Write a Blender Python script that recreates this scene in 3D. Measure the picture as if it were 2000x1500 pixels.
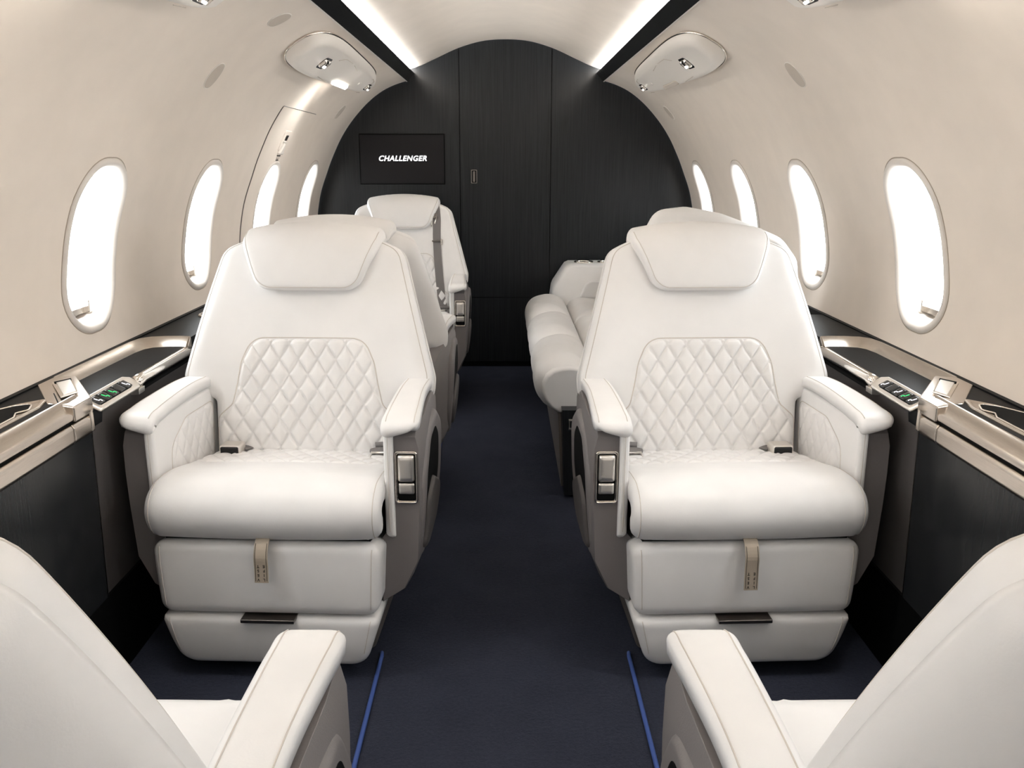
import bpy, math
import numpy as np

# ------------------------------------------------------------------ camera, world, exposure
for o in list(bpy.data.objects):
    bpy.data.objects.remove(o, do_unlink=True)
SC = bpy.context.scene
COL = SC.collection
EYE = 1.172                     # eye height above the carpet
PITCH = math.atan(430 / 1700)
cam_d = bpy.data.cameras.new('camera')
cam_d.sensor_width = 36
cam_d.lens = 1700 * 36 / 2000
cam_d.shift_x = 0.0065
cam_d.clip_start = 0.02
cam = bpy.data.objects.new('camera', cam_d)
COL.objects.link(cam)
cam.location = (0, 0, EYE)
cam.rotation_euler = (math.pi / 2 - PITCH, 0, 0)
SC.camera = cam

world = bpy.data.worlds.new('world')
SC.world = world
world.use_nodes = True
world.node_tree.nodes['Background'].inputs[0].default_value = (0.75, 0.86, 1.0, 1)
world.node_tree.nodes['Background'].inputs[1].default_value = 0.5

SC.view_settings.view_transform = 'Standard'
SC.view_settings.look = 'None'
SC.view_settings.gamma = 1
SC.view_settings.exposure = 1.62
SC.view_settings.use_curve_mapping = False

WINDOW_LIGHT = 3.9
COVE_LIGHT = 20.0
DOME_LIGHT = 0.38  # dome power; the near right and unseen domes are added fill

# ------------------------------------------------------------------ materials
def mat_base(name):
    m = bpy.data.materials.new(name)
    m.use_nodes = True
    nt = m.node_tree
    b = nt.nodes['Principled BSDF']
    return m, nt, b

def srgb(r, g, b):
    f = lambda c: (c / 255 / 12.92) if c / 255 <= 0.04045 else ((c / 255 + 0.055) / 1.055) ** 2.4
    return (f(r), f(g), f(b), 1)

def tex(nt, scale, detail=3, stretch=(1, 1, 1), rough=0.5):
    tc = nt.nodes.new('ShaderNodeTexCoord')
    mp = nt.nodes.new('ShaderNodeMapping')
    mp.inputs['Scale'].default_value = stretch
    nz = nt.nodes.new('ShaderNodeTexNoise')
    nz.inputs['Scale'].default_value = scale
    nz.inputs['Detail'].default_value = detail
    nz.inputs['Roughness'].default_value = rough
    nt.links.new(tc.outputs['Object'], mp.inputs['Vector'])
    nt.links.new(mp.outputs['Vector'], nz.inputs['Vector'])
    return nz

def bump(nt, b, src, strength, dist):
    bp = nt.nodes.new('ShaderNodeBump')
    bp.inputs['Strength'].default_value = strength
    bp.inputs['Distance'].default_value = dist
    nt.links.new(src.outputs['Fac'], bp.inputs['Height'])
    nt.links.new(bp.outputs['Normal'], b.inputs['Normal'])

def ramp(nt, b, src, c0, c1, p0=0.35, p1=0.65):
    r = nt.nodes.new('ShaderNodeValToRGB')
    r.color_ramp.elements[0].color = c0
    r.color_ramp.elements[1].color = c1
    r.color_ramp.elements[0].position = p0
    r.color_ramp.elements[1].position = p1
    nt.links.new(src.outputs['Fac'], r.inputs['Fac'])
    nt.links.new(r.outputs['Color'], b.inputs['Base Color'])

def m_leather(name, col, rough=0.5, grain=0.12, spec=0.35):
    m, nt, b = mat_base(name)
    k = 0.96
    nz = tex(nt, 9, 3)
    ramp(nt, b, nz, (col[0] * k, col[1] * k, col[2] * k, 1), col)
    b.inputs['Roughness'].default_value = rough
    b.inputs['Specular IOR Level'].default_value = spec
    g = tex(nt, 420, 4)
    bump(nt, b, g, grain, 0.0012)
    return m

def m_plain(name, col, rough=0.5, metal=0.0, spec=0.5, coat=0.0):
    m, nt, b = mat_base(name)
    b.inputs['Base Color'].default_value = col
    b.inputs['Roughness'].default_value = rough
    b.inputs['Metallic'].default_value = metal
    b.inputs['Specular IOR Level'].default_value = spec
    b.inputs['Coat Weight'].default_value = coat
    if rough > .3:
        nz = tex(nt, 180, 2)
        bump(nt, b, nz, 0.02, 0.0004)
    return m

def m_metal(name, col, rough, stretch):
    m, nt, b = mat_base(name)
    nz = tex(nt, 40, 3, stretch)
    k = 0.86
    ramp(nt, b, nz, (col[0] * k, col[1] * k, col[2] * k, 1), col, 0.3, 0.7)
    b.inputs['Metallic'].default_value = 1
    b.inputs['Roughness'].default_value = rough
    bump(nt, b, nz, 0.04, 0.0005)
    return m

def m_wood(name, stretch, rough=0.24, spec=0.22, k=1.0):
    m, nt, b = mat_base(name)
    nz = tex(nt, 5, 5, stretch, 0.7)
    ramp(nt, b, nz, (0.0120 * k, 0.0130 * k, 0.0142 * k, 1), (0.0250 * k, 0.0265 * k, 0.0285 * k, 1), 0.3, 0.72)
    b.inputs['Roughness'].default_value = rough
    b.inputs['Specular IOR Level'].default_value = spec
    bump(nt, b, nz, 0.05, 0.0006)
    return m

def m_emit(name, col, strength):
    m = bpy.data.materials.new(name)
    m.use_nodes = True
    nt = m.node_tree
    nt.nodes.remove(nt.nodes['Principled BSDF'])
    e = nt.nodes.new('ShaderNodeEmission')
    e.inputs['Color'].default_value = col
    e.inputs['Strength'].default_value = strength
    nt.links.new(e.outputs[0], nt.nodes['Material Output'].inputs['Surface'])
    return m

def m_carpet():
    m, nt, b = mat_base('navy_carpet')
    nz = tex(nt, 120, 6, rough=0.85)
    big = tex(nt, 7, 4)
    mx = nt.nodes.new('ShaderNodeMath')
    mx.operation = 'MULTIPLY_ADD'
    mx.inputs[1].default_value = 0.45
    nt.links.new(big.outputs['Fac'], mx.inputs[0])
    nt.links.new(nz.outputs['Fac'], mx.inputs[2])
    r = nt.nodes.new('ShaderNodeValToRGB')
    r.color_ramp.elements[0].color = (0.0062, 0.0075, 0.0130, 1)
    r.color_ramp.elements[1].color = (0.036, 0.041, 0.060, 1)
    r.color_ramp.elements[0].position = 0.56
    r.color_ramp.elements[1].position = 0.92
    nt.links.new(mx.outputs[0], r.inputs['Fac'])
    nt.links.new(r.outputs['Color'], b.inputs['Base Color'])
    b.inputs['Roughness'].default_value = 1
    b.inputs['Specular IOR Level'].default_value = 0.05
    b.inputs['Sheen Weight'].default_value = 0.25
    b.inputs['Sheen Tint'].default_value = (0.5, 0.55, 0.8, 1)
    bump(nt, b, nz, 1.0, 0.02)
    return m

M = dict(
    wall=m_leather('cream_wall_cloth', (0.765, 0.685, 0.605, 1), 0.6, 0.05, 0.25),
    psu=m_plain('cream_plastic', (0.76, 0.715, 0.66, 1), 0.42, 0, 0.4),
    bezel=m_plain('window_bezel_plastic', (0.68, 0.63, 0.58, 1), 0.4, 0, 0.4),
    grille=m_leather('grille_cloth', (0.56, 0.495, 0.43, 1), 0.8, 0.6, 0.1),
    leather=m_leather('white_leather', (0.80, 0.785, 0.772, 1), 0.42, 0.10, 0.4),
    quilt=m_leather('white_quilted_leather', (0.80, 0.780, 0.764, 1), 0.45, 0.10, 0.35),
    thread=m_plain('beige_thread', (0.60, 0.55, 0.50, 1), 0.8),
    grey=m_leather('taupe_leather', (0.185, 0.168, 0.165, 1), 0.52, 0.25, 0.35),
    ledgegrey=m_leather('dark_taupe_leather', (0.090, 0.081, 0.078, 1), 0.55, 0.3, 0.3),
    pedestal=m_plain('taupe_plastic', (0.13, 0.115, 0.105, 1), 0.5),
    woodv=m_wood('black_wood_upright', (38, 38, 0.6)),
    woodh=m_wood('black_wood_lengthwise', (50, 0.8, 50), 0.45, 0.06, 0.55),
    black=m_plain('black_gloss', (0.006, 0.006, 0.007, 1), 0.2),
    void=m_plain('black_recess', (0.003, 0.003, 0.003, 1), 0.7, 0, 0.1),  # near-black; stands in for shade on the sill, under seats and in recesses
    piano=m_plain('black_lacquer', (0.010, 0.0105, 0.011, 1), 0.16),
    nickel=m_metal('brushed_nickel', (0.62, 0.555, 0.49, 1), 0.24, (40, 1, 40)),
    chrome=m_plain('warm_chrome', (0.78, 0.73, 0.67, 1), 0.12, 1.0),
    satin=m_plain('satin_nickel_plate', (0.86, 0.82, 0.77, 1), 0.36, 1.0),
    gun=m_plain('dark_nickel', (0.20, 0.18, 0.165, 1), 0.3, 1.0),
    carpet=m_carpet(),
    binding=m_plain('blue_binding', (0.042, 0.085, 0.29, 1), 0.7),
    belt=m_leather('grey_webbing', (0.20, 0.185, 0.18, 1), 0.75, 0.6, 0.2),
    strap=m_leather('tan_strap_leather', (0.40, 0.335, 0.265, 1), 0.55, 0.15, 0.3),
    ink=m_plain('dark_ink', (0.02, 0.017, 0.015, 1), 0.8),
    screen=m_plain('dark_display', (0.0085, 0.0075, 0.0085, 1), 0.4, 0, 0.2),
    day=m_emit('daylit_shade', (0.91, 0.965, 1.0, 1), WINDOW_LIGHT),
    cove=m_emit('warm_led', (0.98, 0.99, 0.985, 1), COVE_LIGHT),
    dome=m_emit('lamp_lens', (1.0, 0.93, 0.84, 1), 12.0),
    white_icon=m_emit('lit_white', (0.9, 0.9, 1.0, 1), 0.9),
    green_icon=m_emit('lit_green', (0.05, 0.75, 0.18, 1), 0.7),
    logo=m_emit('lit_lettering', (1, 1, 1, 1), 1.1),
)

# ------------------------------------------------------------------ object helpers
MIRROR = False          # when set, meshes are flipped in x as they are built

def mesh_from(name, verts, faces, smooth=True):
    v = np.asarray(verts, dtype=float).copy()
    f = [list(map(int, q)) for q in faces]
    if MIRROR:
        v[:, 0] *= -1
        f = [q[::-1] for q in f]
    me = bpy.data.meshes.new(name)
    me.from_pydata([tuple(p) for p in v], [], f)
    me.validate()
    me.update()
    if smooth:
        me.polygons.foreach_set('use_smooth', [True] * len(me.polygons))
    return me

def add(name, verts, faces, mat, parent=None, smooth=True, bevel=0, seg=2, subd=0, label=None):
    me = mesh_from(name, verts, faces, smooth)
    me.materials.append(M[mat])
    o = bpy.data.objects.new(name, me)
    COL.objects.link(o)
    o.parent = parent
    if bevel:
        b = o.modifiers.new('bevel', 'BEVEL')
        b.width = bevel
        b.segments = seg
        b.limit_method = 'ANGLE'
        b.angle_limit = math.radians(35)
        b.harden_normals = True
    if subd:
        s = o.modifiers.new('subd', 'SUBSURF')
        s.levels = s.render_levels = subd
    if label:
        o['label'] = label
    return o

def empty(name, loc=(0, 0, 0), rz=0):
    o = bpy.data.objects.new(name, None)
    COL.objects.link(o)
    o.location = loc
    o.rotation_euler = (0, 0, rz)
    o.empty_display_size = 0.1
    return o

def tag(o, label, cat=None, group=None, kind=None):
    o['label'] = label
    if cat:
        o['category'] = cat
    if group:
        o['group'] = group
    if kind:
        o['kind'] = kind
    return o

def box(x0, x1, y0, y1, z0, z1):
    v = [(x, y, z) for x in (x0, x1) for y in (y0, y1) for z in (z0, z1)]
    f = [(0, 1, 3, 2), (4, 6, 7, 5), (0, 4, 5, 1), (2, 3, 7, 6), (0, 2, 6, 4), (1, 5, 7, 3)]
    return v, f

def abox(name, b, mat, parent=None, bevel=0.002, **k):
    v, f = box(*b)
    return add(name, v, f, mat, parent, smooth=bevel > 0, bevel=bevel, **k)

def prism(poly, lift):
    """poly: closed list of 3D points; lift: 3D offset for the second cap"""
    n = len(poly)
    p = np.asarray(poly, float)
    v = np.vstack([p, p + np.asarray(lift, float)])
    f = [list(range(n))[::-1], list(range(n, 2 * n))]
    f += [(i, (i + 1) % n, n + (i + 1) % n, n + i) for i in range(n)]
    # make the winding face outwards
    c = v.mean(0)
    nrm = np.cross(v[f[2][1]] - v[f[2][0]], v[f[2][2]] - v[f[2][1]])
    area = 0
    for q in f:
        a = v[q[0]]
        for k in range(1, len(q) - 1):
            area += np.dot(a - c, np.cross(v[q[k]] - c, v[q[k + 1]] - c))
    if area < 0:
        f = [tuple(q)[::-1] for q in f]
    return v, f

def tube(pts, r, closed=False, n=6, flat=1.0):
    p = np.asarray(pts, float)
    m = len(p)
    if closed:
        t = np.roll(p, -1, 0) - np.roll(p, 1, 0)
    else:
        t = np.gradient(p, axis=0)
    t /= np.linalg.norm(t, axis=1)[:, None] + 1e-12
    up = np.array([0.31, 0.17, 0.93])
    a = np.cross(t, up)
    a /= np.linalg.norm(a, axis=1)[:, None] + 1e-12
    b = np.cross(t, a)
    ang = np.arange(n) * 2 * np.pi / n
    v = (p[:, None, :] + r * (np.cos(ang)[None, :, None] * a[:, None, :] + flat * np.sin(ang)[None, :, None] * b[:, None, :])).reshape(-1, 3)
    f = []
    rng = range(m if closed else m - 1)
    for i in rng:
        j = (i + 1) % m
        for k in range(n):
            l = (k + 1) % n
            f.append((i * n + k, i * n + l, j * n + l, j * n + k))
    if not closed:
        f.append(tuple(range(n))[::-1])
        f.append(tuple((m - 1) * n + k for k in range(n)))
    return v, f

def strip_loft(sections, closed_ring=True, caps=True):
    """sections: list of equal-length rings of 3D points"""
    s = np.asarray(sections, float)
    m, n, _ = s.shape
    v = s.reshape(-1, 3)
    f = []
    for i in range(m - 1):
        for k in range(n if closed_ring else n - 1):
            l = (k + 1) % n
            f.append((i * n + k, i * n + l, (i + 1) * n + l, (i + 1) * n + k))
    if caps and closed_ring:
        f.append(tuple(range(n))[::-1])
        f.append(tuple((m - 1) * n + k for k in range(n)))
    return v, f

def rpoly(pts, radii, step=0.006, count=None):
    """rounded polygon resampled at about `step`"""
    p = np.asarray(pts, float)
    n = len(p)
    if np.isscalar(radii):
        radii = [radii] * n
    out = []
    for i in range(n):
        a, b, c = p[i - 1], p[i], p[(i + 1) % n]
        u = a - b
        w = c - b
        lu, lw = np.linalg.norm(u), np.linalg.norm(w)
        u, w = u / lu, w / lw
        cs = np.clip(np.dot(u, w), -1, 1)
        th = math.acos(cs)
        r = radii[i]
        if r <= 1e-6 or th > math.pi - 0.02:
            out.append(b)
            continue
        d = min(r / math.tan(th / 2), 0.48 * lu, 0.48 * lw)
        r = d * math.tan(th / 2)
        bis = u + w
        bis /= np.linalg.norm(bis)
        cen = b + bis * (r / math.sin(th / 2))
        p0, p1 = b + u * d, b + w * d
        a0 = math.atan2(*(p0 - cen)[::-1])
        a1 = math.atan2(*(p1 - cen)[::-1])
        da = (a1 - a0 + math.pi) % (2 * math.pi) - math.pi
        k = max(3, int(abs(da) * r / step) + 2)
        for t in np.linspace(0, 1, k):
            out.append(cen + r * np.array([math.cos(a0 + da * t), math.sin(a0 + da * t)]))
    out = np.array(out)
    seg = np.roll(out, -1, 0) - out
    L = np.hypot(*seg.T)
    keep = L > 1e-7
    out = out[keep]
    seg = np.roll(out, -1, 0) - out
    L = np.hypot(*seg.T)
    cum = np.r_[0, np.cumsum(L)]
    N = count or max(24, int(cum[-1] / step))
    t = np.linspace(0, cum[-1], N, endpoint=False)
    ext = np.vstack([out, out[:1]])
    return np.c_[np.interp(t, cum, ext[:, 0]), np.interp(t, cum, ext[:, 1])]

def poly_dist(q, poly):
    """unsigned distance and nearest point from points q to closed polygon"""
    a = poly
    b = np.roll(poly, -1, 0)
    ab = b - a
    best = np.full(len(q), 1e9)
    near = np.zeros_like(q)
    l2 = (ab ** 2).sum(1) + 1e-15
    for i in range(len(a)):
        w = q - a[i]
        t = np.clip((w @ ab[i]) / l2[i], 0, 1)
        c = a[i] + t[:, None] * ab[i]
        d = np.hypot(*(q - c).T)
        k = d < best
        best[k] = d[k]
        near[k] = c[k]
    return best, near

def inside(q, poly):
    x, y = q.T
    r = np.zeros(len(q), bool)
    n = len(poly)
    for i in range(n):
        x0, y0 = poly[i]
        x1, y1 = poly[(i + 1) % n]
        if y0 == y1:
            continue
        c = ((y0 > y) != (y1 > y)) & (x < (x1 - x0) * (y - y0) / (y1 - y0) + x0)
        r ^= c
    return r

def edge(d, r):
    return np.sqrt(np.clip(1 - (1 - np.clip(d / r, 0, 1)) ** 2, 0, 1))

def sstep(t):
    t = np.clip(t, 0, 1)
    return t * t * (3 - 2 * t)

RHO = np.array([1, .992, .982, .968, .95, .93, .905, .875, .84, .79, .72, .62, .5, .36, .2])

def pillow(outline, cen, mapf, nf, nb, rho=RHO):
    """closed cushion over a star-shaped outline; nf/nb(x, v, d) give the front and back heights"""
    o = np.asarray(outline, float)
    cen = np.asarray(cen, float)
    if np.sum(o[:, 0] * np.roll(o[:, 1], -1) - np.roll(o[:, 0], -1) * o[:, 1]) < 0:
        o = o[::-1]
    N = len(o)
    rings = np.concatenate([cen + r * (o - cen) for r in rho] + [cen[None]])
    d, _ = poly_dist(rings, o)
    d[:N] = 0
    x, v = rings.T
    F = mapf(x, v, nf(x, v, d))
    B = mapf(x, v, -nb(x, v, d))
    K = len(rho)
    off = len(F)
    f = []
    for side in (0, 1):
        def idx(ring, i):
            return ring * N + i + off * side
        for k in range(K - 1):
            for i in range(N):
                j = (i + 1) % N
                q = (idx(k, i), idx(k, j), idx(k + 1, j), idx(k + 1, i))
                f.append(q if side == 0 else q[::-1])
        for i in range(N):
            q = (idx(K - 1, i), idx(K - 1, (i + 1) % N), K * N + off * side)
            f.append(q if side == 0 else q[::-1])
    for i in range(N):
        j = (i + 1) % N
        f.append((i, i + off, j + off, j))
    return np.vstack([F, B]), f

def quilt(outline, mapf, base, h, pw, ph, amp, x0=0, v0=0, sink=0.004):
    """open quilted sheet: diamonds pw wide and ph tall, edges sunk under the surrounding leather"""
    o = np.asarray(outline, float)
    lo, hi = o.min(0), o.max(0)
    nx = int((hi[0] - lo[0]) / h) + 2
    nv = int((hi[1] - lo[1]) / h) + 2
    X, V = np.meshgrid(np.linspace(lo[0] - h / 2, hi[0] + h / 2, nx), np.linspace(lo[1] - h / 2, hi[1] + h / 2, nv))
    q = np.c_[X.ravel(), V.ravel()]
    d, near = poly_dist(q, o)
    ins = inside(q, o)
    sd = np.where(ins, d, -d)
    I = np.arange(len(q)).reshape(nv, nx)
    cells = np.stack([I[:-1, :-1], I[:-1, 1:], I[1:, 1:], I[1:, :-1]], -1).reshape(-1, 4)
    keep = (sd[cells] > -0.6 * h).all(1) & (sd[cells].max(1) > 0.2 * h)
    cells = cells[keep]
    cnt = np.bincount(cells.ravel(), minlength=len(q))
    bd = (cnt > 0) & (cnt < 4)
    q[bd] = near[bd]
    sd[bd] = 0
    sd = np.maximum(sd, 0)
    x, v = q.T
    a = (x - x0) / pw + (v - v0) / ph
    b = (x - x0) / pw - (v - v0) / ph
    da = np.abs(a - np.round(a))
    db = np.abs(b - np.round(b))
    # distance across the groove in metres
    k = 1 / math.hypot(1 / pw, 1 / ph)
    ga, gb = da * k, db * k
    dm = np.minimum(ga, gb)
    puff = (1 - np.exp(-(dm / 0.0034) ** 1.2)) * 0.74 + 0.26 * np.clip(np.minimum(da, db) * 2, 0, 1) - 0.30 * np.exp(-(dm / 0.0018) ** 2)
    e = sstep(sd / 0.010)
    n = base(x, v) + amp * puff * (0.25 + 0.75 * e) - sink * (1 - e)
    P = mapf(x, v, n)
    used = np.unique(cells)
    re = -np.ones(len(q), int)
    re[used] = np.arange(len(used))
    return P[used], re[cells]

class Spine:
    """curve in the (y, z) plane; the normal points to the left of travel turned to (-tz, ty)"""
    def __init__(self, pts, n=160):
        p = np.asarray(pts, float)
        c = np.r_[0, np.cumsum(np.hypot(*np.diff(p, axis=0).T))]
        # Catmull-Rom style tangents
        m = np.gradient(p, c, axis=0)
        t = np.linspace(0, c[-1], n)
        k = np.clip(np.searchsorted(c, t, side='right') - 1, 0, len(c) - 2)
        h = c[k + 1] - c[k]
        u = ((t - c[k]) / h)[:, None]
        hh = h[:, None]
        q = (2 * u ** 3 - 3 * u ** 2 + 1) * p[k] + (u ** 3 - 2 * u ** 2 + u) * hh * m[k] + (-2 * u ** 3 + 3 * u ** 2) * p[k + 1] + (u ** 3 - u ** 2) * hh * m[k + 1]
        self.v = np.r_[0, np.cumsum(np.hypot(*np.diff(q, axis=0).T))]
        self.p = q
        tt = np.gradient(q, self.v, axis=0)
        tt /= np.hypot(*tt.T)[:, None]
        self.n = np.c_[-tt[:, 1], tt[:, 0]]
        self.L = self.v[-1]
    def at_z(self, z):
        return np.interp(z, self.p[:, 1], self.v)
    def at_y(self, y):
        return np.interp(y, self.p[:, 0], self.v)
    def map(self, x, v, n):
        x, v, n = np.broadcast_arrays(np.asarray(x, float), np.asarray(v, float), np.asarray(n, float))
        y = np.interp(v, self.v, self.p[:, 0]) + n * np.interp(v, self.v, self.n[:, 0])
        z = np.interp(v, self.v, self.p[:, 1]) + n * np.interp(v, self.v, self.n[:, 1])
        return np.stack([x, y, z], -1)

def side_plane(x0, sgn):
    """panel lying in the (y, z) plane at x0; front height n pushes towards sgn*x"""
    def f(y, z, n):
        y, z, n = np.broadcast_arrays(np.asarray(y, float), np.asarray(z, float), np.asarray(n, float))
        return np.stack([x0 + sgn * n, y, z], -1)
    return f

def fix(vf):
    """outward winding for a closed mesh"""
    v, f = vf
    v = np.asarray(v)
    c = v - v.mean(0)
    s = 0
    by = {}
    for q in f:
        by.setdefault(len(q), []).append(q)
    for m, qs in by.items():
        q = np.array(qs)
        for k in range(1, m - 1):
            s += np.einsum('ij,ij->', c[q[:, 0]], np.cross(c[q[:, k]], c[q[:, k + 1]]))
    return (v, f) if s > 0 else (v, [tuple(q)[::-1] for q in f])

def text(name, body, size, mat, parent, loc, rot, sx=1.0, shear=0.0, bold=0.0, spacing=1.0, extr=0.0004):
    c = bpy.data.curves.new(name, 'FONT')
    c.body = body
    c.size = size
    c.align_x = 'CENTER'
    c.align_y = 'CENTER'
    c.shear = shear
    c.offset = bold
    c.space_character = spacing
    c.extrude = extr
    c.resolution_u = 4
    c.materials.append(M[mat])
    o = bpy.data.objects.new(name, c)
    COL.objects.link(o)
    dg = bpy.context.evaluated_depsgraph_get()
    dg.update()
    me = bpy.data.meshes.new_from_object(o.evaluated_get(dg))
    bpy.data.objects.remove(o, do_unlink=True)
    bpy.data.curves.remove(c)
    me.name = name
    o = bpy.data.objects.new(name, me)
    COL.objects.link(o)
    o.parent = parent
    o.location = loc
    o.rotation_euler = rot
    o.scale = (sx, 1, 1)
    return o

# ------------------------------------------------------------------ cabin shell
AFT, FWD = 5.067, -2.58
WPTS = np.array([(.536, 1.617), (.58, 1.605), (.623, 1.590), (.674, 1.566), (.724, 1.533), (.773, 1.492), (.818, 1.446),
                 (.862, 1.395), (.9, 1.342), (.93, 1.293), (.957, 1.239), (.985, 1.180), (1.009, 1.119), (1.029, 1.070),
                 (1.046, 1.022), (1.064, .945), (1.075, .87), (1.077, .80), (1.070, .74), (1.06, .695), (1.04, .63)])

class Wall:
    def __init__(self):
        sp = Spine(WPTS, 400)
        # light smoothing of the measured section
        p = sp.p.copy()
        for _ in range(60):
            p[1:-1] = 0.25 * p[:-2] + 0.5 * p[1:-1] + 0.25 * p[2:]
        self.v = np.r_[0, np.cumsum(np.hypot(*np.diff(p, axis=0).T))]
        self.p = p
        t = np.gradient(p, self.v, axis=0)
        t /= np.hypot(*t.T)[:, None]
        self.n = np.c_[t[:, 1], -t[:, 0]]      # towards the cabin
        self.L = self.v[-1]
    def map(self, sg):
        def f(Y, s, n):
            Y, s, n = np.broadcast_arrays(np.asarray(Y, float), np.asarray(s, float), np.asarray(n, float))
            x = np.interp(s, self.v, self.p[:, 0]) + n * np.interp(s, self.v, self.n[:, 0])
            z = np.interp(s, self.v, self.p[:, 1]) + n * np.interp(s, self.v, self.n[:, 1])
            return np.stack([sg * x, Y, z], -1)
        return f
    def ztop(self, x):
        i = np.argmax(self.p[:, 0])
        return np.interp(x, self.p[:i, 0], self.p[:i, 1])

WALL = Wall()
WIN0, PITCH_W = 2.245, 0.805
WIN_S, WIN_A, WIN_B, WIN_R = 0.872, 0.137, 0.218, 0.122

def rr_ray(dy, ds, a, b, r):
    """scale t so that t*(dy,ds) lies on a rounded rectangle a x b with corner radius r"""
    lo, hi = 0.0, 10.0
    for _ in range(50):
        t = (lo + hi) / 2
        qx, qy = abs(dy * t) - (a - r), abs(ds * t) - (b - r)
        sd = math.hypot(max(qx, 0), max(qy, 0)) + min(max(qx, qy), 0) - r
        if sd > 0:
            hi = t
        else:
            lo = t
    return lo

def wall_grid(Ys, Ss, holes, mapf, n, a, b, r):
    """grid with rounded holes; holes: list of (i0, i1, j0, j1, cy, cs) cell blocks"""
    nY, nS = len(Ys), len(Ss)
    P = [(y, s) for s in Ss for y in Ys]
    gone = set()
    f = []
    for (i0, i1, j0, j1, cy, cs) in holes:
        for i in range(i0, i1):
            for j in range(j0, j1):
                gone.add((i, j))
        ring = [(i, j0) for i in range(i0, i1)] + [(i1, j) for j in range(j0, j1)] + [(i, j1) for i in range(i1, i0, -1)] + [(i0, j) for j in range(j1, j0, -1)]
        prev = [j * nY + i for i, j in ring]
        outer = np.array([P[k] for k in prev])
        inner = []
        for (y, s) in outer:
            t = rr_ray(y - cy, s - cs, a, b, r)
            inner.append((cy + (y - cy) * t, cs + (s - cs) * t))
        inner = np.array(inner)
        m = len(ring)
        for k in range(1, 6):
            w = k / 5
            cur = list(range(len(P), len(P) + m))
            P += [tuple(q) for q in outer * (1 - w) + inner * w]
            for q in range(m):
                e = (q + 1) % m
                f.append((prev[q], prev[e], cur[e], cur[q]))
            prev = cur
    for i in range(nY - 1):
        for j in range(nS - 1):
            if (i, j) not in gone:
                f.append((j * nY + i, j * nY + i + 1, (j + 1) * nY + i + 1, (j + 1) * nY + i))
    P = np.array(P)
    return mapf(P[:, 0], P[:, 1], n), f

CELL = PITCH_W / 24
YS = WIN0 + CELL * np.arange(-144, 85)
SS = np.linspace(0, WALL.L - 0.001, 56)
j0 = int(np.searchsorted(SS, WIN_S - WIN_B - 0.035))
j1 = int(np.searchsorted(SS, WIN_S + WIN_B + 0.020))
WIN_IDX = list(range(-5, 4))
holes = []
for k in WIN_IDX:
    ic = 144 + 24 * k
    holes.append((ic - 6, ic + 6, j0, j1, WIN0 + PITCH_W * k, WIN_S))

fl = abox('floor', (-1.1, 1.1, FWD, AFT, -0.06, 0), 'carpet', bevel=0)
tag(fl, 'dark navy cut pile carpet covering the cabin floor', kind='structure')

for sg, nm in ((-1, 'wall_left'), (1, 'wall_right')):
    v, f = wall_grid(YS, SS, holes, WALL.map(sg), 0.0, WIN_A, WIN_B, WIN_R)
    if sg > 0:
        f = [q[::-1] for q in f]
    w = add(nm, v, f, 'wall')
    tag(w, 'cream curved cabin wall with the exit hatch' if sg < 0 else 'cream curved cabin wall above the divan', kind='structure')

# ceiling between the coves
CP = Spine([(-.535, 1.674), (-.47, 1.694), (-.394, 1.727), (-.244, 1.791), (-.12, 1.823), (0, 1.831), (.12, 1.823), (.244, 1.791), (.394, 1.727), (.47, 1.694), (.535, 1.674)], 80).p
ys = np.linspace(FWD, AFT, 20)
v = np.array([(x, y, z) for y in ys for x, z in CP])
f = [(j * 80 + i, j * 80 + i + 1, (j + 1) * 80 + i + 1, (j + 1) * 80 + i) for j in range(19) for i in range(79)]
f = [q[::-1] for q in f]
ce = add('ceiling', v, f, 'wall')
tag(ce, 'cream arched ceiling panel between two light coves', kind='structure')

for sg, nm, side in ((-1, 'trim_1', 'left'), (1, 'trim_2', 'right')):
    prof = [(.500, 1.6555), (.503, 1.6535), (.5395, 1.6125), (.5435, 1.6125), (.545, 1.640), (.545, 1.70), (.538, 1.70), (.536, 1.655), (.504, 1.659)]
    ring = [(sg * x, FWD, z) for x, z in prof]
    vv, ff = prism(ring, (0, AFT - FWD, 0))
    t = add(nm, vv, ff, 'piano', smooth=False)
    tag(t, 'glossy black cove strip along the %s edge of the ceiling' % side, kind='structure')
    c = add('cove_light', *prism([(sg * .512, FWD + .02, 1.660), (sg * .530, FWD + .02, 1.660), (sg * .530, FWD + .02, 1.666), (sg * .512, FWD + .02, 1.664)], (0, AFT - FWD - .03, 0)), 'cove', smooth=False)
    tag(c, 'warm white light line hidden behind the %s black ceiling strip' % side, 'light', 'ceiling cove lights')
    e = add('trim_3' if sg < 0 else 'trim_4', *prism([(sg * .5405, FWD, 1.6115), (sg * .546, FWD, 1.6105), (sg * .546, FWD, 1.618), (sg * .5405, FWD, 1.6135)], (0, AFT - FWD, 0)), 'bezel', smooth=False)
    tag(e, 'thin pale edging outside the %s black ceiling strip' % side, kind='structure')

# ------------------------------------------------------------------ windows
def ring_pts(cy, cs, a, b, r, n=72):
    out = []
    for k in range(n):
        th = 2 * math.pi * k / n
        dy, ds = math.cos(th) * a, math.sin(th) * b
        t = rr_ray(dy, ds, a, b, r)
        out.append((cy + dy * t, cs + ds * t))
    return np.array(out)

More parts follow.
